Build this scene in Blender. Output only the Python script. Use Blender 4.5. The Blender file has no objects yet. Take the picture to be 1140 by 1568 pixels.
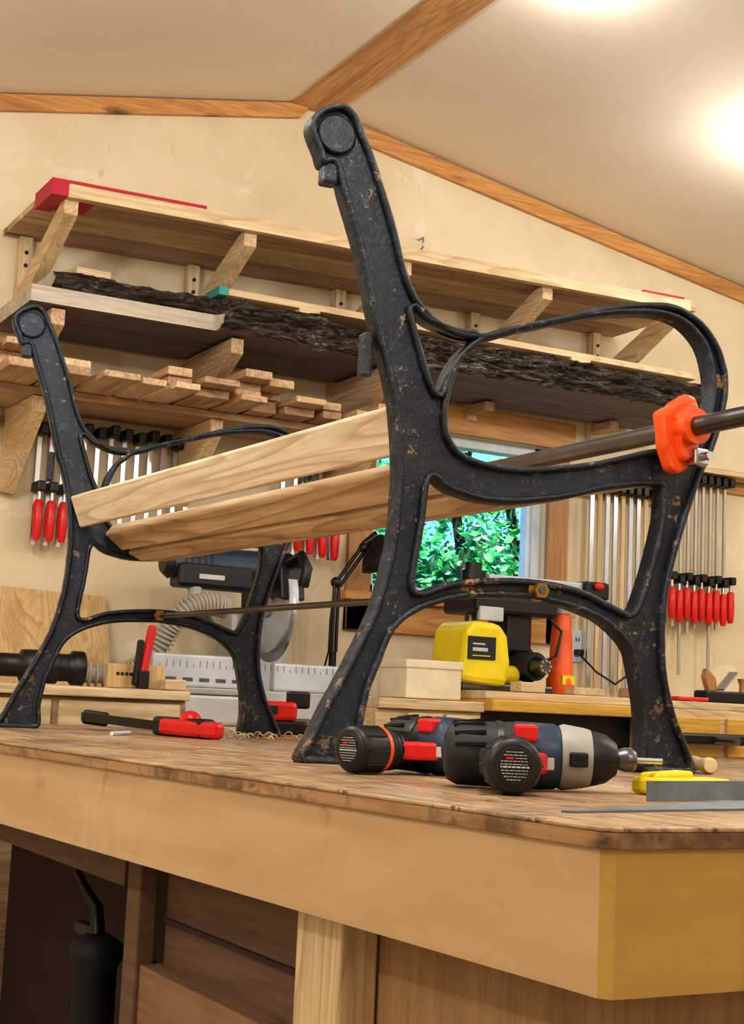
import bpy, bmesh, math, random
from mathutils import Vector, Matrix, noise
random.seed(7)
SC=bpy.context.scene
def L(c,sat=1.0):
    if isinstance(c,str):
        c=c.lstrip('#'); c=[int(c[i:i+2],16)/255 for i in (0,2,4)]
    g=.3*c[0]+.59*c[1]+.11*c[2]; c=[g+(x-g)*sat for x in c[:3]]
    return tuple([(x/12.92 if x<=.04045 else ((x+.055)/1.055)**2.4) for x in c])+(1,)
# ---------------- materials
def newmat(name):
    m=bpy.data.materials.new(name); m.use_nodes=True
    nt=m.node_tree; b=nt.nodes['Principled BSDF']; return m,nt,b
def coords(nt,scale=(1,1,1),rot=(0,0,0)):
    tc=nt.nodes.new('ShaderNodeTexCoord'); mp=nt.nodes.new('ShaderNodeMapping')
    mp.inputs['Scale'].default_value=scale; mp.inputs['Rotation'].default_value=rot
    nt.links.new(tc.outputs['Object'],mp.inputs['Vector']); return mp.outputs['Vector']
def noise_n(nt,vec,scale,detail=5,rough=.55,dist=0):
    n=nt.nodes.new('ShaderNodeTexNoise'); n.inputs['Scale'].default_value=scale; n.inputs['Detail'].default_value=detail
    n.inputs['Roughness'].default_value=rough; n.inputs['Distortion'].default_value=dist
    nt.links.new(vec,n.inputs['Vector']); return n.outputs['Fac']
def ramp(nt,fac,stops):
    r=nt.nodes.new('ShaderNodeValToRGB'); e=r.color_ramp.elements
    while len(e)<len(stops): e.new(.5)
    for i,(p,c) in enumerate(stops): e[i].position=p; e[i].color=c if len(c)==4 else c+(1,)
    nt.links.new(fac,r.inputs['Fac']); return r.outputs['Color']
def mix(nt,fac,a,b,blend='MIX'):
    m=nt.nodes.new('ShaderNodeMix'); m.data_type='RGBA'; m.blend_type=blend
    for sock,v in ((m.inputs[0],fac),(m.inputs[6],a),(m.inputs[7],b)):
        if isinstance(v,bpy.types.NodeSocket): nt.links.new(v,sock)
        else: sock.default_value=v
    return m.outputs[2]
def bump(nt,b,h,strength=.3,dist=.002):
    bn=nt.nodes.new('ShaderNodeBump'); bn.inputs['Strength'].default_value=strength; bn.inputs['Distance'].default_value=dist
    nt.links.new(h,bn.inputs['Height']); nt.links.new(bn.outputs['Normal'],b.inputs['Normal'])
def wood(name,c1,c2,axis='x',rough=.6,flat=None,gs=1.0,bmp=.25,dirt=None,dirt2=None,ksc=1.0,rings=.55,sat=.9):
    # flat: axis along which knots run through the board
    m,nt,b=newmat(name); C1=L(c1,sat); C2=L(c2,sat)
    s={'x':(.9,14,14),'y':(14,.9,14),'z':(14,14,.9)}[axis]; s=tuple(v*gs for v in s)
    v=coords(nt,s); f=noise_n(nt,v,1.6,6,.6,.6)
    col=ramp(nt,f,[(.3,C2),(.5,C1),(.72,tuple(min(1,x*1.12) for x in C1[:3])+(1,))])
    f2=noise_n(nt,coords(nt,tuple(x*3.2 for x in s)),2.5,3,.6,.2)
    col=mix(nt,ramp(nt,f2,[(.45,(0,0,0,1)),(.72,(.7,.7,.7,1))]),col,C2)
    if rings:
        rs={'x':(.35,5,5),'y':(5,.35,5),'z':(5,5,.35)}[axis]
        f3=noise_n(nt,coords(nt,rs),1.3,2,.4,.3)
        mu=nt.nodes.new('ShaderNodeMath'); mu.operation='MULTIPLY'; mu.inputs[1].default_value=26; nt.links.new(f3,mu.inputs[0])
        fr=nt.nodes.new('ShaderNodeMath'); fr.operation='FRACT'; nt.links.new(mu.outputs[0],fr.inputs[0])
        rr=ramp(nt,fr.outputs[0],[(.0,(0,0,0,1)),(.55,(.12,)*3+(1,)),(.9,(rings,)*3+(1,)),(1.0,(0,0,0,1))])
        col=mix(nt,rr,col,tuple(x*.72 for x in C2[:3])+(1,))
    if flat:
        ks={'x':[2.3,8,8],'y':[8,2.3,8],'z':[8,8,2.3]}[axis]; ks['xyz'.index(flat)]=0.0; ks=tuple(k*ksc for k in ks)
        vo=nt.nodes.new('ShaderNodeTexVoronoi'); vo.inputs['Scale'].default_value=1.0; nt.links.new(coords(nt,ks),vo.inputs['Vector'])
        k=ramp(nt,vo.outputs['Distance'],[(.045,(1,1,1,1)),(.075,(.6,.6,.6,1)),(.085,(.8,.8,.8,1)),(.15,(0,0,0,1))])
        col=mix(nt,k,col,tuple(x*.30 for x in C2[:3])+(1,))
    for dd in (dirt,dirt2):
        if dd:
            d=noise_n(nt,coords(nt,(1,1,1)),dd[1],6,.7,.5)
            col=mix(nt,ramp(nt,d,[(dd[2],(0,0,0,1)),(dd[2]+.12,(.8,.8,.8,1))]),col,L(dd[0]))
    nt.links.new(col,b.inputs['Base Color']); b.inputs['Roughness'].default_value=rough
    bump(nt,b,f2,bmp,.001); return m
def plain(name,c,rough=.5,metal=0,var=.12,sc=12,bmp=0,coat=0):
    m,nt,b=newmat(name); f=noise_n(nt,coords(nt),sc,5,.6)
    c=L(c); col=ramp(nt,f,[(.3,tuple(x*(1-var) for x in c[:3])+(1,)),(.7,tuple(min(1,x*(1+var)) for x in c[:3])+(1,))])
    nt.links.new(col,b.inputs['Base Color']); b.inputs['Roughness'].default_value=rough; b.inputs['Metallic'].default_value=metal
    b.inputs['Coat Weight'].default_value=coat
    if bmp: bump(nt,b,noise_n(nt,coords(nt),sc*4,4),bmp,.002)
    return m
def emis(name,c,s):
    m,nt,b=newmat(name); b.inputs['Emission Color'].default_value=c; b.inputs['Emission Strength'].default_value=s; b.inputs['Base Color'].default_value=c; return m
PINE='#E4CCA2'; PINE2='#C6A272'
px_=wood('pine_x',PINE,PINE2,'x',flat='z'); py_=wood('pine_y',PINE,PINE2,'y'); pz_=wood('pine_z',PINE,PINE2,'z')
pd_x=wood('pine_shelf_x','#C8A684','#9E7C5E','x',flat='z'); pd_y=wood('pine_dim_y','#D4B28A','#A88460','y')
slatm=wood('cedar_slat','#EDDCBE','#D2AE84','y',flat='x',gs=.9,ksc=1.35,rings=.65)
slatm2=wood('cedar_slat_dark','#DEC6A2','#BA966C','y',flat='z',gs=.9,ksc=1.2,rings=.75)
trimm=wood('trim_wood_x','#D6A264','#AA7440','x',rough=.45,flat='y',rings=.3,sat=1); trimz=wood('trim_wood_z','#B9864E','#8C5E34','z',rough=.45,rings=.3); trimy=wood('trim_wood_y','#D8A870','#A87446','y',rough=.45,flat='z',rings=.4,sat=1)
def topmat():
    m,nt,b=newmat('bench_top_wood')
    f=noise_n(nt,coords(nt,(12,.8,12)),1.5,6,.6,.7); col=ramp(nt,f,[(.3,L('#947656')),(.5,L('#B89A78')),(.7,L('#D2BA9A'))])
    f2=noise_n(nt,coords(nt,(30,2.4,30)),3,4,.6,.2); col=mix(nt,ramp(nt,f2,[(.46,(0,0,0,1)),(.64,(.85,.85,.85,1))]),col,L('#80644C'))
    d=noise_n(nt,coords(nt),5,7,.75,.8); col=mix(nt,ramp(nt,d,[(.50,(0,0,0,1)),(.60,(.8,.8,.8,1))]),col,L('#6C5442'))
    d2=noise_n(nt,coords(nt),20,6,.8,.3); col=mix(nt,ramp(nt,d2,[(.57,(0,0,0,1)),(.62,(.9,.9,.9,1))]),col,L('#40322A'))
    d3=noise_n(nt,coords(nt),11,5,.7,.3); col=mix(nt,ramp(nt,d3,[(.62,(0,0,0,1)),(.68,(.7,.7,.7,1))]),col,L('#D8CCBA'))
    nt.links.new(col,b.inputs['Base Color'])
    rr=ramp(nt,d,[(.3,(.20,)*3+(1,)),(.7,(.48,)*3+(1,))]); nt.links.new(rr,b.inputs['Roughness']); bump(nt,b,f2,.3,.001); return m
topm=topmat()
aprm=wood('apron_fibreboard_sheen','#CCAC80','#BA966A','y',rough=.42,gs=.25,bmp=.05,rings=0,dirt=('#D8BE96',3.0,.56),dirt2=('#A88058',8,.60))  # paler than the end face: side sheen painted into the base colour
aprf=wood('apron_fibreboard_end','#BE9A4C','#AC8644','x',rough=.5,gs=.25,bmp=.05,rings=0,dirt=('#9C783C',5.0,.57),dirt2=('#C8AC70',9,.62),sat=.95)
lipm=wood('bench_lip','#B28A60','#84603F','y',rough=.5,rings=0,dirt=('#644632',12,.49),dirt2=('#38271E',34,.58))
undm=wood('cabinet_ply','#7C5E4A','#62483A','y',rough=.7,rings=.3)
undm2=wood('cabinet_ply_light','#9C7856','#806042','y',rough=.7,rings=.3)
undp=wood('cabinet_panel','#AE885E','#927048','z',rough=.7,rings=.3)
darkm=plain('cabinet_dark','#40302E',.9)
def wallmat():
    m,nt,b=newmat('wall_paint'); f=noise_n(nt,coords(nt),2.4,5,.6)
    col=ramp(nt,f,[(.35,L('#DCCBAA')),(.65,L('#EADCC0'))])
    p=noise_n(nt,coords(nt,(1,1,1)),3.3,4,.6,.5); col=mix(nt,ramp(nt,p,[(.62,(0,0,0,1)),(.66,(.55,.55,.55,1))]),col,L('#F2E8D6'))
    p2=noise_n(nt,coords(nt,(1,1,.45)),9,5,.7,.3); col=mix(nt,ramp(nt,p2,[(.66,(0,0,0,1)),(.72,(.5,.5,.5,1))]),col,L('#B89C74'))
    nt.links.new(col,b.inputs['Base Color']); b.inputs['Roughness'].default_value=.85; bump(nt,b,noise_n(nt,coords(nt),9,4),.1,.002); return m
wallm=wallmat()
ceilm=plain('ceiling_paint','#EFE4D2',.85,var=.04,sc=1.5,bmp=.05)
floorm=plain('floor_concrete','#948A80',.8,sc=3)
blackp=plain('black_plastic','#131418',.40,bmp=.1,sc=20); rub=plain('rubber_black','#1E2024',.6,bmp=.2,sc=30)
redp=plain('red_plastic','#D42422',.35,var=.06); redpaint=plain('red_paint','#B81E34',.55,sc=20)
steel=plain('steel','#C2C5CA',.28,1,var=.1); steeld=plain('steel_dark','#706E70',.33,1,var=.15); alum=plain('cast_aluminium','#C4C8CE',.42,.4)
brass=plain('bolt_brass','#9A7A45',.4,.8)
orange=plain('orange_enamel','#E6561C',.35,bmp=.15,coat=.3); orange2=plain('orange_plastic','#E65E20',.4)
yellow=plain('yellow_plastic','#ECD622',.38); navy=plain('navy_plastic','#22384E',.4); grey=plain('grey_plastic','#9C9C96',.45); hosem=plain('hose_grey','#A9A294',.55)
white=plain('white_vinyl','#D4E0EC',.4); cream=plain('cream_box','#E4D8BC',.6); teal=plain('teal_paint','#3C9C92',.6)
labelm=plain('label_white','#C4C4C0',.6); plym=wood('plywood','#D6B680','#BC965E','z')
yelwood=wood('varnished_edge','#DDB252','#BC8C3A','x',rough=.4,rings=.3,sat=1)
bladem=plain('saw_blade_steel','#7C8894',.4,.4,var=.25,sc=30)
bulb=emis('lamp_glass',(1,.97,.92,1),10)
def iron():
    m,nt,b=newmat('painted_cast_iron')
    f=noise_n(nt,coords(nt),7,6,.65); col=ramp(nt,f,[(.35,L('#0B1119')),(.65,L('#1C2938'))])
    s=noise_n(nt,coords(nt),70,5,.75); col=mix(nt,ramp(nt,s,[(.58,(0,0,0,1)),(.64,(.65,.65,.65,1))]),col,L('#46525C'))
    s2=noise_n(nt,coords(nt),40,6,.8); col=mix(nt,ramp(nt,s2,[(.61,(0,0,0,1)),(.635,(.9,.9,.9,1))]),col,L('#8A7C68'))
    g=noise_n(nt,coords(nt),12,7,.85); col=mix(nt,ramp(nt,g,[(.615,(0,0,0,1)),(.635,(.95,.95,.95,1))]),col,L('#A58258'))
    # wear grows towards the feet
    tc=nt.nodes.new('ShaderNodeTexCoord'); sp=nt.nodes.new('ShaderNodeSeparateXYZ'); nt.links.new(tc.outputs['Object'],sp.inputs[0])
    mr=nt.nodes.new('ShaderNodeMapRange'); mr.inputs[1].default_value=.9; mr.inputs[2].default_value=1.2; mr.inputs[3].default_value=.12; mr.inputs[4].default_value=0; nt.links.new(sp.outputs[2],mr.inputs[0])
    ad=nt.nodes.new('ShaderNodeMath'); ad.operation='ADD'; nt.links.new(noise_n(nt,coords(nt),24,7,.85),ad.inputs[0]); nt.links.new(mr.outputs[0],ad.inputs[1])
    col=mix(nt,ramp(nt,ad.outputs[0],[(.66,(0,0,0,1)),(.70,(.85,.85,.85,1))]),col,L('#7A6650'))
    nt.links.new(col,b.inputs['Base Color']); b.inputs['Roughness'].default_value=.38
    bump(nt,b,s,.8,.003); return m
ironm=iron()
def bark():
    m,nt,b=newmat('bark'); v=coords(nt,(4,16,26)); f=noise_n(nt,v,2.6,8,.8,1.4)
    col=ramp(nt,f,[(.40,L('#1A1310')),(.48,L('#5C4A3E')),(.55,L('#9C8C7E')),(.64,L('#F0E6D6'))])
    w2=noise_n(nt,coords(nt),3.5,3,.5); col=mix(nt,ramp(nt,w2,[(.48,(0,0,0,1)),(.62,(.6,.6,.6,1))]),col,L('#54402F'))
    nt.links.new(col,b.inputs['Base Color']); b.inputs['Roughness'].default_value=.85; bump(nt,b,f,1,.05); return m
barkm=bark()
slabm=wood('slab_grey','#8A7E82','#665C64','x',rough=.8,rings=.3); slabtop=wood('slab_sawn','#CFC4B4','#A89C8A','x',rough=.8,rings=.3)
def leafmat():
    m,nt,b=newmat('foliage'); f=noise_n(nt,coords(nt),6,3,.6)
    col=ramp(nt,f,[(.32,L('#126030')),(.46,L('#2FA84A')),(.58,L('#7EDC7A')),(.70,L('#C8FAE0'))])  # palest cyan stop paints bright highlights into the leaf colour
    nt.links.new(col,b.inputs['Base Color']); b.inputs['Roughness'].default_value=.35; return m
leafm=leafmat()
# ---------------- mesh builder
class MB:
    def __init__(s,name): s.bm=bmesh.new(); s.mats=[]; s.name=name
    def mi(s,m):
        if m not in s.mats: s.mats.append(m)
        return s.mats.index(m)
    def add(s,vs,fs,mat,smooth=False,M=None):
        i=s.mi(mat); bv=[s.bm.verts.new((M@Vector(v)) if M else Vector(v)) for v in vs]
        for f in fs:
            try:
                fc=s.bm.faces.new([bv[k] for k in f]); fc.material_index=i; fc.smooth=smooth
            except ValueError: pass
        return s
    def merge(s,tb,mat,smooth=False,M=None):
        tb.verts.index_update(); s.add([v.co.copy() for v in tb.verts],[[v.index for v in f.verts] for f in tb.faces],mat,smooth,M); tb.free()
    def box(s,lo,hi,mat,bev=0,M=None,seg=2):
        tb=bmesh.new(); bmesh.ops.create_cube(tb,size=1)
        lo=Vector(lo); hi=Vector(hi)
        for v in tb.verts: v.co=Vector([(lo[k]+hi[k])/2+v.co[k]*(hi[k]-lo[k]) for k in range(3)])
        if bev: bmesh.ops.bevel(tb,geom=tb.edges[:],offset=bev,segments=seg,affect='EDGES',profile=.5)
        s.merge(tb,mat,False,M); return s
    def hexa(s,p,mat):
        s.add(p,[(0,1,2,3),(4,5,6,7),(0,1,5,4),(1,2,6,5),(2,3,7,6),(3,0,4,7)],mat); return s
    def beam(s,a,b,w,h,mat,up=(0,0,1),bev=0):
        a=Vector(a); b=Vector(b); d=(b-a); l=d.length; d.normalize(); up=Vector(up); sx=d.cross(up).normalized(); uz=sx.cross(d).normalized()
        M=Matrix(((sx.x,d.x,uz.x,a.x),(sx.y,d.y,uz.y,a.y),(sx.z,d.z,uz.z,a.z),(0,0,0,1)))
        return s.box((-w/2,0,-h/2),(w/2,l,h/2),mat,bev,M)
    def lathe(s,a,b,prof,mat,seg=24,smooth=True,cap=True,sy=1.0):
        a=Vector(a); d=(Vector(b)-a); l=d.length; d.normalize()
        t=Vector((0,0,1)) if abs(d.z)<.9 else Vector((1,0,0)); x=d.cross(t).normalized(); y=x.cross(d).normalized()
        vs=[];fs=[]
        for (h,r) in prof:
            for k in range(seg):
                an=2*math.pi*k/seg; vs.append(a+d*(h*l)+x*(r*math.cos(an))+y*(r*sy*math.sin(an)))
        n=len(prof)
        for i in range(n-1):
            for k in range(seg):
                fs.append((i*seg+k,i*seg+(k+1)%seg,(i+1)*seg+(k+1)%seg,(i+1)*seg+k))
        s.add(vs,fs,mat,smooth)
        if cap:
            s.add(vs[:seg],[tuple(range(seg))],mat); s.add(vs[-seg:],[tuple(range(seg))],mat)
        return s
    def cyl(s,a,b,r,mat,r1=None,seg=20,smooth=True): return s.lathe(a,b,[(0,r),(1,r if r1 is None else r1)],mat,seg,smooth)
    def tube(s,pts,r,mat,seg=10):
        pts=[Vector(p) for p in pts]; n=len(pts); vs=[];fs=[]; prev=None
        for i,p in enumerate(pts):
            d=(pts[min(i+1,n-1)]-pts[max(i-1,0)]).normalized()
            if prev is None:
                t=Vector((0,0,1)) if abs(d.z)<.9 else Vector((1,0,0)); x=d.cross(t).normalized()
            else: x=(prev-d*prev.dot(d)).normalized()
            prev=x; y=d.cross(x); rr=r[i] if isinstance(r,(list,tuple)) else r
            for k in range(seg):
                an=2*math.pi*k/seg; vs.append(p+x*rr*math.cos(an)+y*rr*math.sin(an))
        for i in range(n-1):
            for k in range(seg): fs.append((i*seg+k,i*seg+(k+1)%seg,(i+1)*seg+(k+1)%seg,(i+1)*seg+k))
        s.add(vs,fs,mat,True); s.add(vs[:seg],[tuple(range(seg))],mat); s.add(vs[-seg:],[tuple(range(seg))],mat); return s
    def ball(s,c,r,mat,M=None,seg=20):
        if not isinstance(r,(tuple,list)): r=(r,r,r)
        tb=bmesh.new(); bmesh.ops.create_uvsphere(tb,u_segments=seg,v_segments=seg//2,radius=1)
        for v in tb.verts: v.co=Vector((c[0]+v.co.x*r[0],c[1]+v.co.y*r[1],c[2]+v.co.z*r[2]))
        s.merge(tb,mat,True,M); return s
    def prism(s,poly,o,ux,uy,th,mat,bev=0):
        o=Vector(o);ux=Vector(ux);uy=Vector(uy);n=ux.cross(uy).normalized(); tb=bmesh.new()
        a=[tb.verts.new(o+ux*p[0]+uy*p[1]) for p in poly]; b=[tb.verts.new(o+ux*p[0]+uy*p[1]+n*th) for p in poly]
        k=len(poly); tb.faces.new(a); tb.faces.new(b[::-1])
        for i in range(k): tb.faces.new((a[i],b[i],b[(i+1)%k],a[(i+1)%k]))
        if bev: bmesh.ops.bevel(tb,geom=tb.edges[:],offset=bev,segments=2,affect='EDGES',profile=.5)
        s.merge(tb,mat); return s
    def finish(s,parent=None,M=None,recalc=True):
        if M:
            for v in s.bm.verts: v.co=M@v.co
        if recalc: bmesh.ops.recalc_face_normals(s.bm,faces=s.bm.faces[:])
        me=bpy.data.meshes.new(s.name); s.bm.to_mesh(me); s.bm.free()
        for m in s.mats: me.materials.append(m)
        o=bpy.data.objects.new(s.name,me); SC.collection.objects.link(o)
        if parent: o.parent=parent
        return o
def empty(name):
    o=bpy.data.objects.new(name,None); SC.collection.objects.link(o); return o
# ---------------- camera
n=Vector((.045,1,-.1323)).normalized(); v1=Vector((-1270,-243,-2250)); v1=(v1-n*v1.dot(n)).normalized(); xx=v1.cross(n)
R=Matrix((xx,v1,n)).to_4x4()
cam=bpy.data.cameras.new('camera'); cam.sensor_fit='HORIZONTAL'; cam.sensor_width=36; cam.lens=36*2250/1140
co=bpy.data.objects.new('camera',cam); SC.collection.objects.link(co); SC.camera=co
co.matrix_world=Matrix.Translation((0,0,.973))@R
cam.clip_start=.02
# ---------------- room shell
WY=4.3; WF=WY-.003
def ceilz(x): return 2.99-.22*(2.07-x) if x<2.07 else 2.99-.147*(x-2.07)
XL,XR,YF=-1.8,5.9,-2.6
WX0,WX1,WZ0,WZ1=2.38,3.10,1.35,1.93
w=MB('wall_back')
def wp(poly): w.prism([(p[0],p[1]) for p in poly],(0,WY+.12,0),(1,0,0),(0,0,1),.12,wallm)
wp([(XL,0),(WX0,0),(WX0,ceilz(WX0)+.05),(2.07,3.04),(XL,ceilz(XL)+.05)])
wp([(WX1,0),(XR,0),(XR,ceilz(XR)+.05),(WX1,ceilz(WX1)+.05)])
wp([(WX0,0),(WX1,0),(WX1,WZ0),(WX0,WZ0)]); wp([(WX0,WZ1),(WX1,WZ1),(WX1,ceilz(WX1)+.05),(WX0,ceilz(WX0)+.05)])
w.finish()
w=MB('wall_left'); w.box((XL-.1,YF,0),(XL,WY+.12,ceilz(XL)+.05),wallm); w.finish()
w=MB('wall_right'); w.box((XR,YF,0),(XR+.1,WY+.12,ceilz(XR)+.05),wallm); w.finish()
w=MB('wall_front'); w.prism([(XL,0),(XR,0),(XR,ceilz(XR)+.05),(2.07,3.04),(XL,ceilz(XL)+.05)],(0,YF,0),(1,0,0),(0,0,1),.1,wallm); w.finish()
w=MB('ceiling')
w.prism([(XL-.1,ceilz(XL-.1)),(2.07,2.99),(XR+.1,ceilz(XR+.1)),(XR+.1,ceilz(XR)+.15),(2.07,3.14),(XL-.1,ceilz(XL)+.15)],(0,WY+.12,0),(1,0,0),(0,0,1),WY+.12-YF,ceilm); w.finish()
w=MB('floor'); w.box((XL-.1,YF-.1,-.1),(XR+.1,WY+.12,0),floorm); w.finish()
t=MB('trim_1'); t.prism([(1.0-2.8,ceilz(-1.8)-.055),(2.03,2.99-.065),(2.07,2.985),(-1.8,ceilz(-1.8)-.002)],(0,WY,0),(1,0,0),(0,0,1),.02,trimm); t.finish()
t=MB('trim_2'); t.prism([(2.11,2.975),(2.15,2.91),(XR,ceilz(XR)-.06),(XR,ceilz(XR)-.002)],(0,WY,0),(1,0,0),(0,0,1),.02,trimm); t.finish()
t=MB('ridge_beam'); t.prism([(2.0,2.965),(2.15,2.965),(2.15,ceilz(2.15)),(2.07,2.99),(2.0,ceilz(2.0))],(0,WY-.001,0),(1,0,0),(0,0,1),WY-YF-.1,trimy); t.finish()
# window
w=MB('window_1')
e=.09
w.box((WX0-e,WY-.02,WZ0-.13),(WX0,WY,WZ1+e),trimz,.003); w.box((WX1,WY-.02,WZ0-.13),(WX1+e,WY,WZ1+e),trimz,.003)
w.box((WX0-e-.02,WY-.025,WZ1),(WX1+e+.02,WY,WZ1+.10),trimm,.003); w.box((WX0-e-.02,WY-.05,WZ0-.03),(WX1+e+.02,WY,WZ0),trimm,.004); w.box((WX0-e,WY-.02,WZ0-.13),(WX1+e,WY,WZ0-.03),trimm,.003)
f=.035
w.box((WX0,WY+.03,WZ0),(WX0+f,WY+.09,WZ1),white,.003); w.box((WX1-f,WY+.03,WZ0),(WX1,WY+.09,WZ1),white,.003)
w.box((WX0,WY+.03,WZ1-f),(WX1,WY+.09,WZ1),white,.003); w.box((WX0,WY+.03,WZ0),(WX1,WY+.09,WZ0+f),white,.003)
w.box((WX1-f-.02,WY+.04,WZ0+f),(WX1-f,WY+.08,WZ1-f),white,.003)
w.finish()
# foliage outside
fo=MB('garden_foliage')
for i in range(15000):
    c=Vector((random.uniform(3.2,5.9),random.uniform(6.2,7.6),random.uniform(.9,3.4)))
    if noise.noise(c*1.7)<-.18: continue
    if c.z>2.36+.30*noise.noise(c*2.0) and random.random()<.68: continue
    a=Vector((random.uniform(-1,1),random.uniform(-1,1),random.uniform(-.6,.6))).normalized(); b=a.cross(Vector((random.uniform(-.4,.4),random.uniform(-1,-.2),random.uniform(.2,1)))).normalized()
    s_=random.uniform(.022,.05)
    m_=a.cross(b)*s_*.18
    fo.add([c-a*s_,c-a*s_*.2+b*s_*.5+m_,c+a*s_,c-a*s_*.2-b*s_*.5+m_],[(0,1,2),(0,2,3)],leafm)
for k in range(9):
    x0=3.1+k*.4; fo.tube([(x0,7.4,0),(x0+.1,7.3,1.2),(x0-.1,7.3,2.2),(x0+.1,7.2,3.1)],[.05,.04,.03,.01],darkm,8)
fo.finish(recalc=False)
hg=MB('garden_hedge')
hm_=[plain('hedge_dark_%d'%k,'#1F5A34',.8,var=.5,sc=18,bmp=1) for k in range(2)]
for k in range(26): hg.ball((2.8+k*.16,8.0+random.uniform(-.1,.1),.9+random.uniform(-.1,.3)),(.3,.22,random.uniform(.8,1.25)),hm_[k%2],seg=12)
hg.finish()
g=MB('garden_ground'); g.box((-2,4.5,-.15),(12,14,-.02),plain('grass','#3E6A34',.9)); g.finish()
fe=MB('garden_fence')
for k in range(40): fe.box((2+k*.16,8.6,0),(2.15+k*.16,8.63,1.75),trimz)
fe.finish()
# ---------------- workbench
wb=MB('workbench')
X1,Y1=1.95,3.35
def XE(y,o=0): return .6285-.042*(y-.8)+o
def outline(o,y1=Y1): return [(.639+o*.4,.792+o),(X1,.792+o),(X1,y1),(XE(y1,o),y1),(XE(.804,o),.804+o*.4)]
wb.prism(outline(0),(0,0,.8965),(1,0,0),(0,1,0),.0035,topm,.0012)
wb.prism(outline(.0008),(0,0,.885),(1,0,0),(0,1,0),.0115,lipm,.001)
zb=.787; AH=.885-zb
wb.prism([(XE(.804,.006),.806),(XE(.804,.03),.83),(XE(Y1,.03),Y1),(XE(Y1,.006),Y1)],(0,0,zb),(1,0,0),(0,1,0),AH,aprm)
wb.prism([(.641,.797),(X1,.797),(X1,.82),(.65,.82)],(0,0,zb),(1,0,0),(0,1,0),AH,aprf)
wb.prism([(XE(.804,.006),.806),(.641,.797),(.655,.82),(XE(.804,.03),.83)],(0,0,zb),(1,0,0),(0,1,0),AH,aprf)
wb.box((X1-.03,.82,zb),(X1,Y1,.885),aprf)
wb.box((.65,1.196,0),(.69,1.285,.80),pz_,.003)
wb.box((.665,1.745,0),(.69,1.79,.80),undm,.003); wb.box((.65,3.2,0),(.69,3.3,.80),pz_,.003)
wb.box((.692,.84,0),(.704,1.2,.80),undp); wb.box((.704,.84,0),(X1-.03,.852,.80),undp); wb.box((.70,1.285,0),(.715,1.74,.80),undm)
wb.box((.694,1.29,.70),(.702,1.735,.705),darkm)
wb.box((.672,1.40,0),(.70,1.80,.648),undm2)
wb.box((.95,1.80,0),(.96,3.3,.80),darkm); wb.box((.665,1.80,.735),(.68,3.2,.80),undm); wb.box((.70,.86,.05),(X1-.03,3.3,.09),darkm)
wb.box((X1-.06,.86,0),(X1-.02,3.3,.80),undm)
wb.finish()
cg=MB('caulking_gun')
cg.lathe((.80,2.27,.09),(.80,2.27,.60),[(0,.03),(.02,.034),(.9,.034),(.93,.042),(.97,.042),(1,.02)],rub)
cg.tube([(.80,2.27,.60),(.80,2.28,.64),(.79,2.30,.66),(.78,2.33,.69)],[.012,.010,.008,.006],blackp); cg.box((.79,2.27,.59),(.81,2.36,.61),blackp,.004); cg.finish()
# ---------------- bench ends
OUT=[(-74,813),(-70,832),(-53,847),(-30,855),(-11,845),(1,823),(16,794),(36,744),(52,702),(68,651),(79,625),(94,605),(119,585),(153,575),(192,577),(240,595),(301,615),(383,643),(447,657),(490,659),(530,645),(558,620),(575,588),(581,555),(576,516),(561,467),(534,407),(513,349),(493,283),(483,228),(482,164),(489,119),(503,75),(525,31),(531,0),(452,0),(449,47),(445,91),(433,143),(422,170),(385,199),(333,216),(273,224),(224,223),(167,217),(112,199),(76,171),(56,124),(44,90),(37,45),(34,0),(-43,0),(-32,34),(-17,67),(7,113),(36,173),(49,207),(63,267),(68,310),(70,362),(68,405),(60,464),(46,515),(31,557),(22,590),(6,650),(-8,692),(-24,733),(-37,771),(-53,768),(-61,785)]
HA=[(82,595),(104,580),(143,570),(177,569),(154,547),(136,518),(126,487),(112,506),(96,548)]
HB=[(206,574),(173,554),(154,529),(142,492),(138,456),(144,430),(164,410),(203,401),(257,401),(317,410),(379,424),(447,445),(485,450),(506,445),(528,454),(543,493),(552,533),(550,571),(536,607),(508,632),(469,641),(415,636),(352,622),(281,599)]
HC=[(118,371),(142,360),(191,349),(249,351),(319,364),(390,384),(464,396),(472,387),(470,346),(456,289),(441,243),(428,218),(405,222),(353,241),(292,250),(224,249),(157,240),(111,224),(101,232),(104,262),(111,314)]
def cat(P,k=5):
    n=len(P);o=[]
    for i in range(n):
        p0,p1,p2,p3=[Vector(P[(i+j-1)%n]) for j in range(4)]
        for s in range(k):
            t=s/k; q=.5*((2*p1)+(p2-p0)*t+(2*p0-5*p1+4*p2-p3)*t*t+(3*p1-p0-3*p2+p3)*t**3)
            q=q/1000; q.y=max(q.y,0.0005); o.append(q)
    return o
def area(P): return sum(P[i-1].x*P[i].y-P[i].x*P[i-1].y for i in range(len(P)))/2
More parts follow.
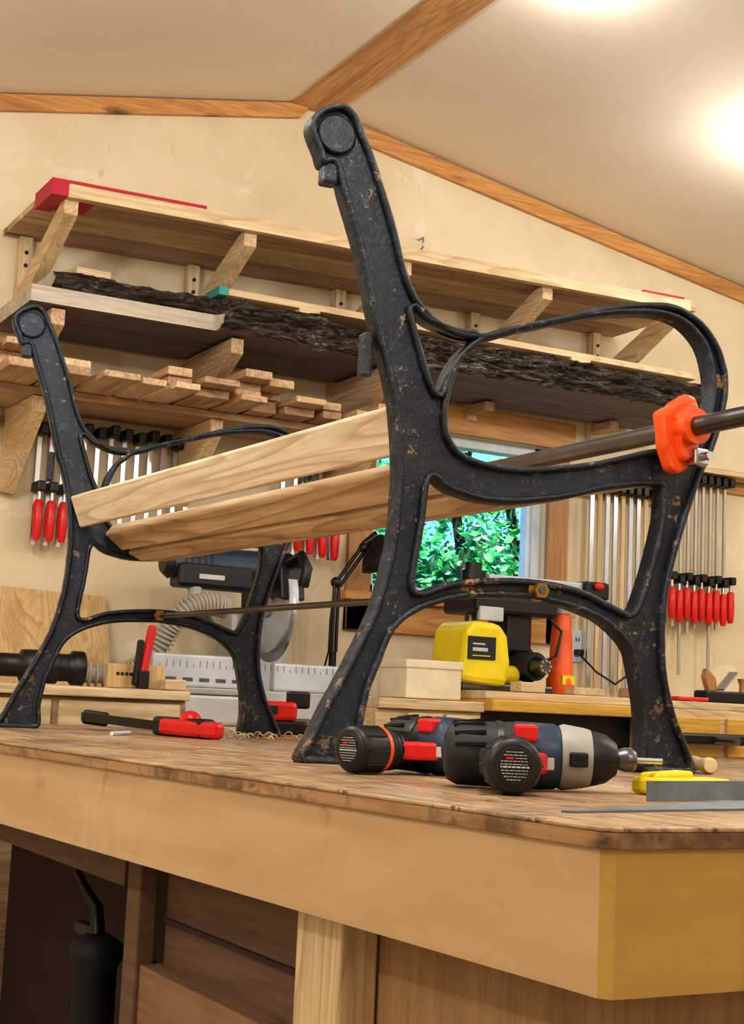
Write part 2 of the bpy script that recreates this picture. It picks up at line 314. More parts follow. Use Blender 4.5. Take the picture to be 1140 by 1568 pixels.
def end_mesh(name):
    mb=MB(name); loops=[cat(OUT),cat(HA),cat(HB),cat(HC)]
    cu=bpy.data.curves.new('tmp','CURVE'); cu.dimensions='2D'; cu.fill_mode='BOTH'; cu.extrude=.007
    for lp in loops:
        sp=cu.splines.new('POLY'); sp.points.add(len(lp)-1); sp.use_cyclic_u=True
        for p,q in zip(sp.points,lp): p.co=(q.x,q.y,0,1)
    ob=bpy.data.objects.new('tmp',cu); SC.collection.objects.link(ob); bpy.context.view_layer.update()
    me=bpy.data.meshes.new_from_object(ob.evaluated_get(bpy.context.evaluated_depsgraph_get()))
    mb.add([v.co.copy() for v in me.vertices],[tuple(p.vertices) for p in me.polygons],ironm)
    bpy.data.objects.remove(ob); bpy.data.curves.remove(cu)
    W,T,c=.0085,.0165,.003
    for li,lp in enumerate(loops):
        a=area(lp); n=len(lp); vs=[];fs=[]
        sgn=(1 if a>0 else -1)*(1 if li==0 else -1)
        prof=[(0,-T+c),(0,T-c),(c,T),(W-c,T),(W,T-c),(W,.005)]
        prof2=[(0,-T+c),(c,-T),(W-c,-T),(W,-T+c),(W,-.005)]
        for pr in (prof,prof2):
            base=len(vs); m=len(pr)
            for i in range(n):
                d=(lp[(i+1)%n]-lp[i-1]); d.normalize(); nn=Vector((-d.y,d.x))*sgn
                for (o,z) in pr:
                    wob=.0007*noise.noise(Vector((lp[i].x*60,lp[i].y*60,li+o*50)))
                    q=lp[i]+nn*(o+wob); vs.append((q.x,q.y,z))
            for i in range(n):
                j=(i+1)%n
                for k in range(m-1): fs.append((base+i*m+k,base+j*m+k,base+j*m+k+1,base+i*m+k+1))
        mb.add(vs,fs,ironm,True)
    mb.lathe((-.036,.812,-.013),(-.036,.812,.013),[(0,.024),(.08,.027),(.92,.027),(1,.024)],ironm,32)
    mb.box((.016,.496,-.014),(.030,.556,.010),ironm,.004)
    mb.box((-.052,.745,-.012),(-.03,.775,.012),ironm,.004)
    mb.box((-.040,0,-.02),(.032,.006,.02),ironm,.002); mb.box((.453,0,-.02),(.530,.006,.02),ironm,.002)
    return mb
bench=empty('garden_bench')
def frame(o,d):
    d=Vector((d[0],d[1],0)).normalized(); nn=Vector((d.y,-d.x,0))
    return Matrix(((d.x,0,nn.x,o[0]),(d.y,0,nn.y,o[1]),(0,1,0,.9),(0,0,0,1)))
MN=frame((.87,1.65),(.49,-.06)); MF=frame((.833,2.905),(.48,-.08))
end_mesh('end_frame_near').finish(bench,MN)
end_mesh('end_frame_far').finish(bench,MF)
slats=[[(64,466),(88,404),(110,413),(86,475)],[(138,396),(178,364),(195,385),(155,417)],[(188,360),(222,345),(232,368),(198,384)],[(232,346),(268,350),(266,376),(231,372)],[(278,353),(314,362),(309,388),(273,379)],[(326,364),(364,376),(358,402),(319,389)],[(376,379),(414,390),(409,416),(369,404)],[(426,391),(462,397),(460,424),(420,417)]]
for i,s in enumerate(slats):
    m=MB('seat_slat_%d'%(i+1)); tb=bmesh.new()
    a=[tb.verts.new(MN@Vector((p[0]/1000,p[1]/1000,-.0175))) for p in s]; b=[tb.verts.new(MF@Vector((p[0]/1000,p[1]/1000,.0175))) for p in s]
    tb.faces.new(a); tb.faces.new(b[::-1])
    for k in range(4): tb.faces.new((a[k],b[k],b[(k+1)%4],a[(k+1)%4]))
    bmesh.ops.bevel(tb,geom=tb.edges[:],offset=.004,segments=2,affect='EDGES',profile=.5)
    m.merge(tb,slatm if i==0 else slatm2); m.finish(bench)
m=MB('stretcher_rod'); m.cyl(MN@Vector((.281,.236,.026)),MF@Vector((.262,.238,-.012)),.0055,steeld,seg=12)
pN=MN@Vector((.281,.236,0)); ax=(MN@Vector((0,0,1))-MN@Vector((0,0,0)))
m.cyl(pN+ax*.007,pN+ax*.014,.015,brass,seg=20); m.cyl(pN+ax*.014,pN+ax*.025,.011,brass,seg=6,smooth=False)
pF=MF@Vector((.262,.238,0)); m.cyl(pF+ax*.007,pF+ax*.02,.012,brass,seg=6,smooth=False); m.finish(bench)
# ---------------- pipe clamp
pc=MB('pipe_clamp')
pc.cyl((1.346,1.10,1.374),(1.346,2.98,1.374),.0135,steeld,seg=24)
def jaw(y):
    poly=[(-.040,.020),(-.024,.030),(-.008,.034),(.006,.052),(.022,.048),(.030,.030),(.024,.006),(.030,-.022),(.016,-.050),(-.004,-.064),(-.020,-.058),(-.030,-.026)]
    pc.prism(poly,(1.346,y,1.374),(1,0,0),(0,0,1),.024,orange,.005)
    pc.prism([(q[0]*.55,q[1]*.75) for q in poly],(1.346,y-.022,1.374),(1,0,0),(0,0,1),.016,orange,.005)
    pc.cyl((1.346,y-.050,1.374),(1.346,y+.012,1.374),.022,orange,seg=24)
    pc.cyl((1.346,y-.052,1.374),(1.346,y-.046,1.374),.025,orange,seg=24)
    pc.box((1.350,y-.045,1.322),(1.374,y-.02,1.346),steel,.003); pc.cyl((1.362,y-.06,1.334),(1.362,y-.045,1.334),.006,steel,seg=12)
jaw(1.570)
pc.lathe((1.346,2.86,1.374),(1.346,2.92,1.374),[(0,.022),(.3,.03),(1,.022)],orange); pc.finish()
# ---------------- cordless tools
def cordless(name,o,d,side,impact=True,accent=orange):
    d=Vector((d[0],d[1],0)).normalized(); y=Vector((d.y,-d.x,0))*side
    M=Matrix(((d.x,y.x,0,o[0]),(d.y,y.y,0,o[1]),(0,0,1,.9),(0,0,0,1)))
    b=MB(name); z=.0265; rg=random.Random(3)
    b.lathe((0,0,z),(.04,0,z),[(0,.0185),(.03,.0225),(.12,.025),(.3,.0258),(1,.0258)],blackp,36)
    b.lathe((-.0008,0,z),(.001,0,z),[(0,.0168),(1,.0178)],rub,28); b.lathe((-.001,0,z),(-.0006,0,z),[(0,.0155),(1,.0155)],blackp,28)
    for k in range(10):
        zz=-.0125+k*.0027; hw=math.sqrt(max(0,.0150**2-zz**2))*.86
        if k==7: b.box((-.0014,-hw*.7,z+zz-.0006),(-.001,-hw*.1,z+zz+.0012),redp); q=hw*.05
        else: q=-hw
        while q<hw-.001:
            ln=rg.uniform(.0012,.0042); b.box((-.0014,q,z+zz),(-.001,min(hw,q+ln),z+zz+(.0007 if k!=4 else .0014)),labelm); q+=ln+.0008
    for k in range(10):
        an=k*math.pi/5; b.beam((.008,.0252*math.cos(an),z+.0252*math.sin(an)),(.036,.0262*math.cos(an),z+.0262*math.sin(an)),.003,.002,rub)
    b.lathe((.039,0,z),(.044,0,z),[(0,.0262),(1,.0262)],accent,32)
    b.lathe((.044,0,z),(.105,0,z),[(0,.0252),(.25,.022),(.6,.0195),(1,.022)],rub,28)
    for k in range(6): b.lathe((.050+k*.007,0,z),(.053+k*.007,0,z),[(0,.0235-k*.0006),(1,.0235-k*.0006)],blackp,28)
    b.box((.055,-.0225,z-.012),(.09,-.015,z+.012),navy,.003)
    b.prism([(.058,.014),(.075,.034),(.098,.046),(.104,.040),(.104,.012),(.07,.010)],(0,0,z-.010),(1,0,0),(0,1,0),.020,redp,.004)
    b.box((.094,.012,z+.020),(.116,.034,z+.036),redp,.003)
    y0=-.052
    b.lathe((.125,y0,z+.006),(.125,.012,z+.006),[(0,.018),(.05,.026),(.2,.0305),(1,.0315)],rub,36)
    for k in range(7):
        an=.3+k*.42; b.beam((.125+.029*math.cos(an),-.045,z+.006+.029*math.sin(an)),(.125+.0325*math.cos(an),-.015,z+.006+.0325*math.sin(an)),.004,.003,blackp)
    b.lathe((.125,.012,z+.006),(.125,.058,z+.006),[(0,.0310),(.1,.0325),(.9,.0315),(1,.029)],navy,36)
    b.box((.093,.018,z-.006),(.096,.05,z+.006),labelm,.001)
    b.lathe((.125,-.004,z+.006),(.125,.002,z+.006),[(0,.0322),(1,.0325)],blackp,36)
    if impact:
        b.lathe((.125,.058,z+.006),(.125,.088,z+.006),[(0,.0300),(.15,.0318),(.8,.0290),(1,.0275)],grey,36)
        b.box((.09,.064,z-.002),(.097,.082,z+.012),blackp,.002)
        b.lathe((.125,.088,z+.006),(.125,.114,z+.006),[(0,.0275),(.6,.0235),(1,.016)],blackp,36)
        b.lathe((.125,.114,z+.006),(.125,.134,z+.006),[(0,.009),(.4,.012),(.8,.012),(1,.0085)],steeld,20); b.cyl((.125,.134,z+.006),(.125,.160,z+.006),.0034,steel,seg=6)
    else:
        b.lathe((.125,.058,z+.006),(.125,.098,z+.006),[(0,.026),(.3,.022),(.6,.021),(1,.014)],blackp,32); b.cyl((.125,.098,z+.006),(.125,.13,z+.006),.003,steel,seg=8)
    b.finish(None,M)
cordless('cordless_impact_driver',(.757,1.085),(.46,.888),1,True,rub)
cordless('cordless_drill',(.763,1.405),(.955,.29),1,False)
bc=MB('battery_charger'); Mc=Matrix.Translation((1.50,3.12,.9))@Matrix.Rotation(-.4,4,'Z')
bc.box((-.07,-.045,0),(.07,.045,.03),blackp,.006,Mc); bc.box((-.06,-.04,.03),(.045,.035,.075),redp,.010,Mc); bc.box((-.03,-.043,.045),(.0,-.039,.065),rub,.002,Mc); bc.box((.02,-.02,.06),(.075,.02,.10),blackp,.006,Mc); bc.cyl(Mc@Vector((-.055,-.04,.05)),Mc@Vector((-.055,-.06,.05)),.018,blackp,seg=16); bc.finish()
d=MB('wooden_dowel'); d.lathe((1.425,1.57,.912),(1.475,1.66,.912),[(0,.009),(.1,.012),(.6,.009),(1,.011)],px_,16); d.finish()
s=MB('hand_saw'); s.prism([(.68,.912),(.69,.908),(1.00,.965),(1.25,.99),(1.30,1.05),(1.20,1.075),(.95,1.03)],(0,0,.9003),(1,0,0),(0,1,0),.0014,bladem)
s.prism([(1.22,.97),(1.36,1.00),(1.36,1.09),(1.24,1.07)],(0,0,.9018),(1,0,0),(0,1,0),.02,yellow,.005); s.finish()
s=MB('try_square'); s.beam((.870,1.04,.909),(1.20,1.085,.911),.003,.018,bladem); s.beam((.938,1.125,.909),(1.04,1.135,.909),.040,.016,yellow,bev=.004); s.beam((.95,1.135,.916),(1.0,1.138,.919),.025,.010,yellow,bev=.003); s.beam((1.035,1.12,.907),(1.12,1.085,.907),.012,.012,blackp,bev=.003); s.finish()
q=MB('quick_clamp'); q.beam((1.00,3.02,.925),(1.08,2.50,.912),.008,.018,blackp)
q.beam((1.055,2.72,.918),(1.075,2.52,.918),.035,.036,blackp,bev=.008); q.beam((1.04,2.66,.918),(1.08,2.48,.916),.026,.030,redp,bev=.008); q.beam((1.00,3.02,.925),(1.05,3.0,.92),.03,.03,blackp,bev=.006)
q.ball((1.07,2.60,.93),(.02,.03,.02),redp); q.finish()
q=MB('wood_shavings')
for k in range(26):
    c=Vector((random.uniform(1.14,1.36),random.uniform(2.50,2.74),.9)); r=random.uniform(.003,.008)
    q.tube([c+Vector((r*math.cos(t*.9),t*.002,r+.001+r*math.sin(t*.9))) for t in range(7)],.0013,py_,5)
q.finish()
q=MB('pencil'); q.cyl((.90,2.55,.904),(.97,2.65,.904),.004,white,seg=6); q.finish()
# ---------------- shelves
def sz(x,base,sl=.028): return base+sl*(x-1.16)
ts=MB('lumber_rack')
def plank(mb,x0,x1,y0,y1,zb,th,mat,sl=.028):
    mb.hexa([(x0,y0,sz(x0,zb,sl)),(x1,y0,sz(x1,zb,sl)),(x1,y1,sz(x1,zb,sl)),(x0,y1,sz(x0,zb,sl)),(x0,y0,sz(x0,zb,sl)+th),(x1,y0,sz(x1,zb,sl)+th),(x1,y1,sz(x1,zb,sl)+th),(x0,y1,sz(x0,zb,sl)+th)],mat)
FY=3.80
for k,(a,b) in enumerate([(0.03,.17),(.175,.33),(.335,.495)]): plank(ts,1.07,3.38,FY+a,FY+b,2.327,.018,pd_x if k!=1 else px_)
plank(ts,1.115,3.33,FY,FY+.028,2.314,.038,px_)
plank(ts,1.068,1.115,FY-.002,FY+.16,2.314,.046,redpaint); plank(ts,1.115,1.21,FY+.03,FY+.17,2.3245,.002,redpaint)
plank(ts,1.115,1.52,FY-.002,FY+.20,2.3525,.008,redpaint); plank(ts,3.12,3.3,FY-.002,FY+.1,2.3525,.006,redpaint)
BX=[1.16,1.70,2.23,2.77,3.31]
for i_,x in enumerate(BX):
    h=sz(x,2.325)
    ts.box((x-.045,WF-.038,1.98 if x>2.3 else 1.55),(x-.005,WF,h),pz_,.002)
    ts.prism([(WY-.04,h-.17),(FY+.05,h),(FY+.03,h),(FY+.03,h-.05),(WY-.04,h-.255)],(x-.045,0,0),(0,1,0),(0,0,1),.04,py_,.002)
    for zz_ in (.05,.09): ts.cyl((x-.025,WF-.0385,h-zz_),(x-.025,WF-.042,h-zz_),.006,rub,seg=10)
    h2=2.02+.006*(x-1.16)
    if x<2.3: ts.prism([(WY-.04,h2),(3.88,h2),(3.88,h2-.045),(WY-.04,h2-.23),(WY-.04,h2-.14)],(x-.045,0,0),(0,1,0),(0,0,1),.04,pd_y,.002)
    else: ts.box((x-.045,4.15,h2-.03),(x-.005,WF-.04,h2),pd_y,.002)
    if x<2.4:
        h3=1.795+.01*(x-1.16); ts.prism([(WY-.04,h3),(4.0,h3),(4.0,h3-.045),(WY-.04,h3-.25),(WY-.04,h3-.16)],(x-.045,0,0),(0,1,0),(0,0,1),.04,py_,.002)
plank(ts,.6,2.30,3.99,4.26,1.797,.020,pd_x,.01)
ts.finish()
def slab(name,x0,x1,yf,yb,zb,zt,smooth_until,amp=.03,sl=.008,seed=0,face=slabtop):
    mb=MB(name); N=260; K=8; vs=[];fs=[];fb=[]
    for i in range(N+1):
        x=x0+(x1-x0)*i/N; wv=.05*noise.noise(Vector((x*1.1,seed,0)))+.02*noise.noise(Vector((x*4,seed,3)))
        dz=sl*(x-1.16); rough=0 if x<smooth_until else 1
        for k in range(K+1):
            t=k/K; z=zb+(zt-zb)*t+dz+ (.014*noise.noise(Vector((x*7,seed+5,t))) if rough else 0)
            y=yf+wv*rough-(.02*math.sin(math.pi*t)+amp*noise.noise(Vector((x*11,seed,t*2.5)))+amp*.6*noise.noise(Vector((x*34,seed,t*5))))*rough
            vs.append((x,y,z))
    M_=K+1
    for i in range(N):
        x=x0+(x1-x0)*i/N
        for k in range(K):
            (fs if x>=smooth_until else fb).append((i*M_+k,(i+1)*M_+k,(i+1)*M_+k+1,i*M_+k+1))
    mb.add(vs,fs,barkm,False); mb.add(vs,fb,face,False)
    und=[];top=[];vv=[]
    for i in range(N+1):
        x=vs[i*M_][0]; vv+= [vs[i*M_],(x,yb,zb+sl*(x-1.16)),vs[i*M_+K],(x,yb,zt+sl*(x-1.16))]
    for i in range(N):
        a=4*i;b=4*i+4; und.append((a,b,b+1,a+1)); top.append((a+2,b+2,b+3,a+3))
    mb.add(vv,und,slabm); mb.add(vv,top,face)
    for q in (0,N):
        xq=vs[q*M_][0]; i0=[vs[q*M_+k] for k in range(M_)]+[(xq,yb,zt+sl*(xq-1.16)),(xq,yb,zb+sl*(xq-1.16))]
        mb.add(i0,[tuple(range(len(i0)))],face)
    return mb.finish()
slab('live_edge_slab',1.05,3.48,3.86,4.27,2.026,2.072,1.60,seed=1,amp=.032)
slab('live_edge_slab',1.12,3.50,3.90,4.26,2.076,2.132,1.0,seed=9,amp=.042)
lb=MB('rack_boards')
for (x0,x1,y0,y1,z0,th,m) in [(1.62,3.45,3.90,4.0,2.150,.020,px_),(1.7,3.3,4.02,4.15,2.150,.03,pd_x),(1.2,1.30,3.95,4.1,2.138,.03,px_),(1.88,1.95,3.9,4.1,2.138,.012,px_),(2.9,2.98,3.9,4.1,2.138,.012,px_)]:
    plank(lb,x0,x1,y0,y1,z0,th,m,.008)
lb.box((1.614,3.897,2.151),(1.645,4.0,2.176),teal); lb.finish()
lu=MB('lumber_offcuts')
pal=[py_,pd_y,wood('off_y','#E0BC90','#B48C64','y'),wood('off_y2','#C6A07C','#9A7458','y')]
x=.75
while x<2.26:
    wdt=random.uniform(.06,.12); zc=1.819+.01*(x-1.16); nst=random.choice([1,2,2,3,4,3])
    for k in range(nst):
        th=random.choice([.019,.025,.038])
        if zc+th>1.99-.06: break
        yf=random.uniform(3.72,3.93); a=random.uniform(-.03,.03)
        M=Matrix.Translation((x+wdt/2+random.uniform(-.006,.006),4.0,0))@Matrix.Rotation(a,4,'Z')
        lu.box((-wdt/2,yf-4.0,zc),(wdt/2,.22,zc+th-.001),random.choice(pal),.002,M); zc+=th
    x+=wdt+.018
lu.finish()
# ---------------- clamps on walls
def barclamp(mb,x,zt,zb,handle_z=None,y=WY-.05,w=.007,mat=steel):
    mb.box((x-w,y-.004,zb),(x+w,y+.004,zt),mat)
    hm=blackp
    mb.box((x-.012,y-.05,zt-.035),(x+.012,y+.012,zt),hm,.004)
    if handle_z:
        mb.box((x-.012,y-.06,handle_z+.045),(x+.012,y+.012,handle_z+.075),hm,.004)
        mb.cyl((x,y-.04,handle_z+.045),(x,y-.04,handle_z+.02),.006,steel,seg=10)
        mb.lathe((x,y-.04,handle_z+.02),(x,y-.04,handle_z-.10),[(0,.009),(.06,.014),(.5,.0155),(.9,.013),(1,.009)],redp,12)
cl=MB('bar_clamp_rack')
for k in range(10): barclamp(cl,1.31+k*.042,1.78-.006*(k%3),1.42+.01*(k%3),None)
cl.box((1.0,WF-.02,1.745),(1.72,WF,1.775),pd_x)
for k in range(3): barclamp(cl,1.215+k*.038,1.76,1.40,1.51)
for k in range(5): barclamp(cl,2.02+k*.045,1.76,1.44,1.56-.006*k)
cl.box((1.95,WF-.02,1.72),(2.26,WF,1.75),pd_x); cl.finish()
cl=MB('bar_clamp_rack')
for k in range(9): barclamp(cl,3.27+k*.036,1.82,1.08-.01*(k%3),None,mat=[steel,pz_,alum][k%3],w=.009)
for k in range(9): barclamp(cl,3.62+k*.036,1.90,1.30+.02*(k%3)-(.2 if k in(2,6) else 0),1.445-.012*(k%2),w=.006)
cl.box((3.22,WF-.02,1.77),(3.60,WF,1.80),trimm); cl.box((3.60,WF-.02,1.86),(4.1,WF,1.89),trimm); cl.box((3.60,WF-.12,1.905),(4.1,WF,1.925),px_); cl.finish()
# ---------------- counter
ct=MB('workshop_counter')
ct.box((.2,3.68,0),(1.50,WF,.965),pd_x,.003); ct.box((.18,3.65,.965),(1.50,WF,.99),px_,.004)
for k in range(3): ct.box((.45+k*.35,3.665,.80),(.78+k*.35,3.68,.955),px_,.004)
ct.box((1.50,3.70,0),(2.08,WF,.90),px_,.003)
ct.box((2.08,3.68,0),(2.44,WF,.97),px_,.003); ct.box((2.08,3.66,.97),(2.44,WF,1.0),px_,.003)
for k in range(2): ct.box((2.18+k*.13,3.665,.88),(2.30+k*.13,3.68,.96),px_,.004)
ct.box((2.44,3.62,.975),(3.06,WF,1.01),yelwood,.004); ct.box((2.44,3.75,0),(3.06,WF,.975),blackp)  # solid black block stands in for the shade of the open gap
ct.box((2.44,3.66,1.01),(4.3,WF,1.035),px_,.003); ct.box((3.06,3.66,0),(4.3,WF,1.01),px_,.003)
for k in range(4): ct.box((3.10+k*.28,3.645,.86),(3.35+k*.28,3.66,.985),yelwood,.004)
ct.box((3.12,3.58,.90),(3.42,3.645,.935),blackp,.008); ct.cyl((3.27,3.645,.915),(3.27,3.48,.915),.012,steeld)
ct.finish()
# ---------------- mitre saw
ms=MB('mitre_saw')
ms.box((1.52,3.80,.901),(2.06,4.22,.985),alum,.01); ms.cyl((1.85,3.85,.93),(1.85,3.85,.995),.14,alum,seg=32)
ms.box((1.46,3.84,1.003),(1.78,3.875,1.095),alum,.008); ms.box((1.83,3.84,1.003),(2.16,3.875,1.085),alum,.008); ms.box((1.51,3.80,.985),(2.07,3.90,1.003),steel,.003)
for k in range(33): ms.box((1.48+k*.02,3.8385,1.058),(1.4808+k*.02,3.8395,1.078 if k%5 else 1.066),blackp)
for k in range(6): ms.box((1.5+k*.05,3.838,1.02),(1.53+k*.05,3.841,1.03),steeld)
ms.cyl((1.885,4.02,1.265),(1.915,4.02,1.265),.145,alum,seg=40); ms.cyl((1.875,4.02,1.265),(1.925,4.02,1.265),.04,grey,seg=24)
ms.cyl((1.896,4.02,1.24),(1.904,4.02,1.24),.15,steel,seg=48)
ms.prism([(3.88,1.27),(3.9,1.37),(3.98,1.42),(4.1,1.42),(4.18,1.36),(4.17,1.25),(4.02,1.30)],(1.86,0,0),(0,1,0),(0,0,1),.08,blackp,.008)
ms.lathe((1.55,4.0,1.36),(1.86,4.0,1.36),[(0,.035),(.06,.05),(.5,.055),(1,.06)],navy,28); ms.lathe((1.53,4.0,1.36),(1.55,4.0,1.36),[(0,.03),(1,.046)],blackp,24)
ms.box((1.56,3.935,1.29),(1.80,4.02,1.36),blackp,.012); ms.box((1.62,3.93,1.315),(1.70,3.94,1.33),labelm,.002)
for k in range(5): ms.lathe((1.58+k*.02,4.0,1.36),(1.588+k*.02,4.0,1.36),[(0,.054),(1,.055)],blackp,24)
ms.tube([(1.9,3.92,1.38),(1.9,3.84,1.40),(1.9,3.80,1.36),(1.9,3.82,1.31)],.016,blackp); ms.box((1.80,4.1,.98),(2.0,4.2,1.25),alum,.02)
ms.tube([(1.62,3.98,1.32),(1.62,3.92,1.22),(1.66,3.92,1.17),(1.75,3.95,1.15),(1.85,4.02,1.14)],.022,grey)
ms.finish()
hs=MB('dust_hose')
ctl=[(1.68,3.87,1.235),(1.62,3.86,1.24),(1.56,3.86,1.22),(1.52,3.88,1.17),(1.49,3.90,1.10),(1.44,3.93,1.045),(1.38,3.95,1.028),(1.28,3.97,1.027)]
pts=[]
for i in range(len(ctl)-1):
    p0,p1,p2,p3=[Vector(ctl[min(max(i+j-1,0),len(ctl)-1)]) for j in range(4)]
    for s_ in range(6):
        t=s_/6; pts.append(.5*((2*p1)+(p2-p0)*t+(2*p0-5*p1+4*p2-p3)*t*t+(3*p1-p0-3*p2+p3)*t**3))
hs.tube(pts,.024,grey,16)
for i in range(len(pts)-1):
    d_=(pts[i+1]-pts[i]).normalized(); hs.lathe(pts[i],pts[i]+d_*.009,[(0,.026),(.3,.034),(.7,.034),(1,.026)],hosem,16)
hs.finish()
# ---------------- desk lamp
dl=MB('desk_lamp'); S=Matrix.Translation((.19,.17,.02))
dl.cyl((1.99,3.98,.981),(1.99,3.98,1.005),.07,blackp,seg=28)
dl.cyl((1.99,3.98,1.0),(1.99,3.98,1.12),.012,blackp); dl.cyl((1.985,3.98,1.12),(1.985,3.98,1.34),.006,blackp); dl.cyl((2.0,3.98,1.12),(2.0,3.98,1.34),.006,blackp)
dl.ball((1.99,3.98,1.34),.018,blackp); dl.cyl((1.99,3.98,1.34),(2.07,3.97,1.46),.006,blackp); dl.cyl((2.005,3.98,1.33),(2.085,3.97,1.45),.006,blackp); dl.ball((2.08,3.97,1.46),.018,blackp)
dl.lathe((2.12,3.95,1.50),(2.14,3.93,1.40),[(0,.018),(.15,.03),(.4,.055),(.7,.07),(1,.078)],blackp,28,cap=False); dl.lathe((2.08,3.97,1.47),(2.12,3.95,1.50),[(0,.012),(1,.02)],blackp,16)
dl.tube([(1.98,3.97,1.33),(1.96,3.95,1.22),(1.97,3.97,1.12),(1.95,3.98,1.02)],.003,blackp,6); dl.finish(None,S)
# ---------------- radial arm saw (yellow)
ra=MB('radial_arm_saw')
ra.prism([(2.43,1.06),(2.60,1.05),(2.615,1.12),(2.60,1.21),(2.57,1.245),(2.47,1.25),(2.445,1.22)],(0,3.98,0),(1,0,0),(0,0,1),.20,yellow,.02)
ra.box((2.45,3.776,1.13),(2.55,3.781,1.20),rub); ra.box((2.465,3.775,1.155),(2.52,3.777,1.166),labelm); ra.box((2.465,3.775,1.175),(2.51,3.777,1.180),labelm); ra.box((2.465,3.775,1.14),(2.53,3.777,1.143),yellow)
ra.lathe((2.60,3.90,1.20),(2.66,3.90,1.20),[(0,.03),(1,.022)],white); ra.cyl((2.58,3.86,1.09),(2.68,3.86,1.09),.03,yellow)
ra.cyl((2.72,3.95,1.12),(2.72,3.80,1.12),.045,rub,seg=28); ra.lathe((2.72,3.80,1.12),(2.72,3.75,1.12),[(0,.03),(.3,.034),(1,.024)],steeld,20)
for k in range(8):
    an=k*math.pi/4; ra.cyl((2.72+.018*math.cos(an),3.751,1.12+.018*math.sin(an)),(2.72+.018*math.cos(an),3.745,1.12+.018*math.sin(an)),.004,steel,seg=8)
ra.cyl((2.69,3.95,1.22),(2.82,3.95,1.10),.045,blackp,seg=20)
ra.box((2.66,3.88,1.16),(2.76,4.0,1.33),blackp,.012); ra.box((2.52,3.85,1.28),(2.84,4.05,1.335),blackp,.012); ra.box((2.53,3.84,1.255),(2.62,3.86,1.30),alum,.004)
ra.box((2.60,3.90,1.36),(3.0,3.97,1.41),alum,.006); ra.box((2.97,3.88,1.355),(3.07,3.99,1.415),blackp,.01); ra.ball((3.02,3.875,1.40),(.02,.012,.012),redp)
ra.cyl((2.57,3.95,1.06),(2.57,3.95,1.39),.022,steeld); ra.cyl((2.57,3.95,1.39),(2.57,3.95,1.42),.04,blackp,seg=8); ra.cyl((2.57,3.95,1.42),(2.57,3.95,1.445),.028,blackp,seg=12)
ra.box((2.45,3.80,1.037),(2.79,4.1,1.06),steeld,.006)
ra.tube([(2.8,3.88,1.30),(2.86,3.86,1.24),(2.84,3.86,1.16),(2.78,3.88,1.13)],.005,blackp)
ra.finish()
ob=MB('orange_glue_bottle')
ob.lathe((2.89,3.90,1.037),(2.89,3.90,1.33),[(0,.042),(.02,.047),(.18,.046),(.2,.040),(.6,.036),(.85,.030),(.9,.024),(.93,.028),(1,.026)],orange2,28)
ob.box((2.865,3.855,1.07),(2.915,3.862,1.10),yellow); ob.lathe((2.89,3.90,1.30),(2.89,3.90,1.335),[(0,.029),(1,.03)],grey,20); ob.finish()
bx=MB('storage_box'); bx.box((2.19,3.70,1.002),(2.38,3.86,1.105),cream,.004); bx.box((2.185,3.695,1.09),(2.385,3.865,1.115),cream,.004); bx.finish()
bx=MB('plywood_sheet'); bx.hexa([(.85,4.17,.992),(1.46,4.17,.992),(1.46,4.185,.992),(.85,4.185,.992),(.85,4.27,1.28),(1.46,4.27,1.265),(1.46,4.285,1.265),(.85,4.285,1.28)],plym); bx.finish()
bx=MB('wood_block_sign'); bx.box((1.29,3.72,.992),(1.45,3.74,1.055),plym,.003)
for k in range(4): bx.box((1.315+k*.012,3.7185,1.025),(1.323+k*.012,3.7198,1.033),rub)
bx.finish()
bx=MB('wood_block'); bx.box((1.43,3.66,.992),(1.49,3.715,1.02),px_,.003); bx.finish()
for (x,y,z,sx,sy,szz,m) in [(2.62,3.70,1.037,.09,.06,.03,px_),(2.83,3.69,1.037,.12,.05,.022,py_),(3.03,3.70,1.037,.07,.06,.03,pd_x)]:
    bx=MB('wood_block'); bx.box((x-sx/2,y-sy/2,z),(x+sx/2,y+sy/2,z+szz),m,.002); bx.finish()
sp=MB('spring_clamp'); sp.box((1.365,3.685,.992),(1.395,3.710,1.04),blackp,.004); sp.beam((1.38,3.70,1.03),(1.40,3.70,1.16),.022,.024,redp,bev=.007,up=(0,1,0)); sp.beam((1.36,3.70,1.0),(1.37,3.70,1.12),.016,.02,blackp,bev=.005,up=(0,1,0)); sp.finish()
vc=MB('vacuum_nozzle'); vc.lathe((1.0,3.78,1.038),(1.24,3.78,1.038),[(0,.03),(.3,.03),(.32,.042),(.7,.044),(.72,.036),(.86,.036),(.88,.045),(1,.045)],blackp,28); vc.finish()
hp=MB('hand_plane'); hp.box((3.35,3.72,1.037),(3.60,3.78,1.075),blackp,.006); hp.prism([(3.38,1.07),(3.42,1.07),(3.41,1.12),(3.37,1.15),(3.36,1.12)],(0,3.76,0),(1,0,0),(0,0,1),.025,trimz,.006); hp.lathe((3.54,3.75,1.075),(3.54,3.75,1.12),[(0,.012),(.5,.01),(1,.018)],trimz,16); hp.beam((3.44,3.75,1.08),(3.50,3.75,1.14),.04,.006,steel); hp.finish()
hp=MB('tool_tray'); hp.box((3.20,3.68,1.037),(3.33,3.80,1.05),redp,.004); hp.finish()
for i in range(2):
    gl=MB('bench_vise'); x=3.70+i*.28
    gl.box((x-.05,3.74,1.037),(x+.05,3.84,1.06),blackp,.006); gl.box((x-.04,3.76,1.06),(x+.04,3.82,1.12),blackp,.01); gl.cyl((x,3.79,1.12),(x,3.79,1.2),.012,steeld); gl.cyl((x-.06,3.74,1.09),(x+.06,3.74,1.09),.006,steel); gl.finish()
ol=MB('wall_outlet'); ol.box((3.215,WF-.008,1.165),(3.285,WF,1.28),white,.003)
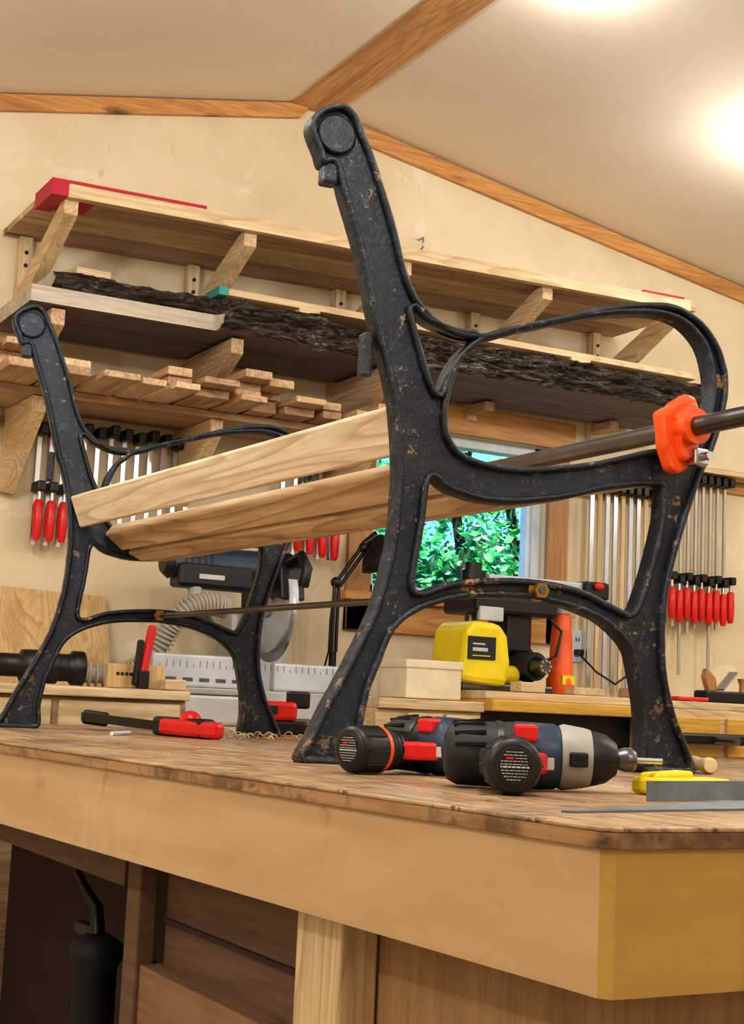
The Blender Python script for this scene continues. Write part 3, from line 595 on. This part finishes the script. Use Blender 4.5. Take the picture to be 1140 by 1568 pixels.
for z in (1.2,1.245): ol.box((3.242,WF-.0095,z-.006),(3.246,WF-.0078,z+.006),rub); ol.box((3.254,WF-.0095,z-.006),(3.258,WF-.0078,z+.006),rub)
ol.box((3.235,WY-.035,1.188),(3.265,WY-.008,1.21),blackp,.004); ol.tube([(3.25,WY-.03,1.19),(3.27,WY-.1,1.13),(3.34,WY-.12,1.09),(3.42,WY-.12,1.14)],.004,blackp,8); ol.finish()
hk=MB('wall_hook'); hk.tube([(2.52,WF,2.60),(2.52,WY-.03,2.60),(2.52,WY-.035,2.57),(2.52,WY-.02,2.56)],.004,steel,8); hk.finish()
# ---------------- lights
def lamp(x,y,power,drop=.07,size=.05):
    z=ceilz(x); e_=empty('ceiling_or_fill_light')
    b=MB('fixture'); b.lathe((x,y,z+.01),(x,y,z-.02),[(0,.07),(1,.065)],white,28); b.cyl((x,y,z-.02),(x,y,z-drop+size*.5),.012,white); b.finish(e_)
    b=MB('lamp_globe'); b.ball((x,y,z-drop),(size,size,size*.8),bulb); b.finish(e_)
    l=bpy.data.lights.new('lamp_light','POINT'); l.energy=power; l.color=(1,.985,.965); l.shadow_soft_size=size+.01
    lo=bpy.data.objects.new('lamp_light',l); SC.collection.objects.link(lo); lo.location=(x,y,z-drop-size*.2); lo.parent=e_
lamp(2.24,3.02,8,.06,.03)
lamp(3.24,3.25,15,.16,.05)
for (x,y,p) in [(.6,.9,78),(.2,2.4,60),(2.9,.9,68),(1.3,-1.1,70),(4.6,2.3,54),(4.2,-.8,54),(-1.0,1.0,58)]: lamp(x,y,p,.30,.045)  # unseen fixtures added as fill light for the room, bench and table side
sun=bpy.data.lights.new('sun','SUN'); sun.energy=7; sun.angle=.02; so=bpy.data.objects.new('sun',sun); SC.collection.objects.link(so)
so.rotation_euler=(math.radians(38),0,math.radians(-15))
wd=bpy.data.worlds.new('world'); SC.world=wd; wd.use_nodes=True; wd.node_tree.nodes['Background'].inputs[0].default_value=(.22,.55,1,1); wd.node_tree.nodes['Background'].inputs[1].default_value=1.5
SC.view_settings.view_transform='Standard'
try: SC.view_settings.look='Medium High Contrast'
except Exception: pass
SC.view_settings.exposure=.05
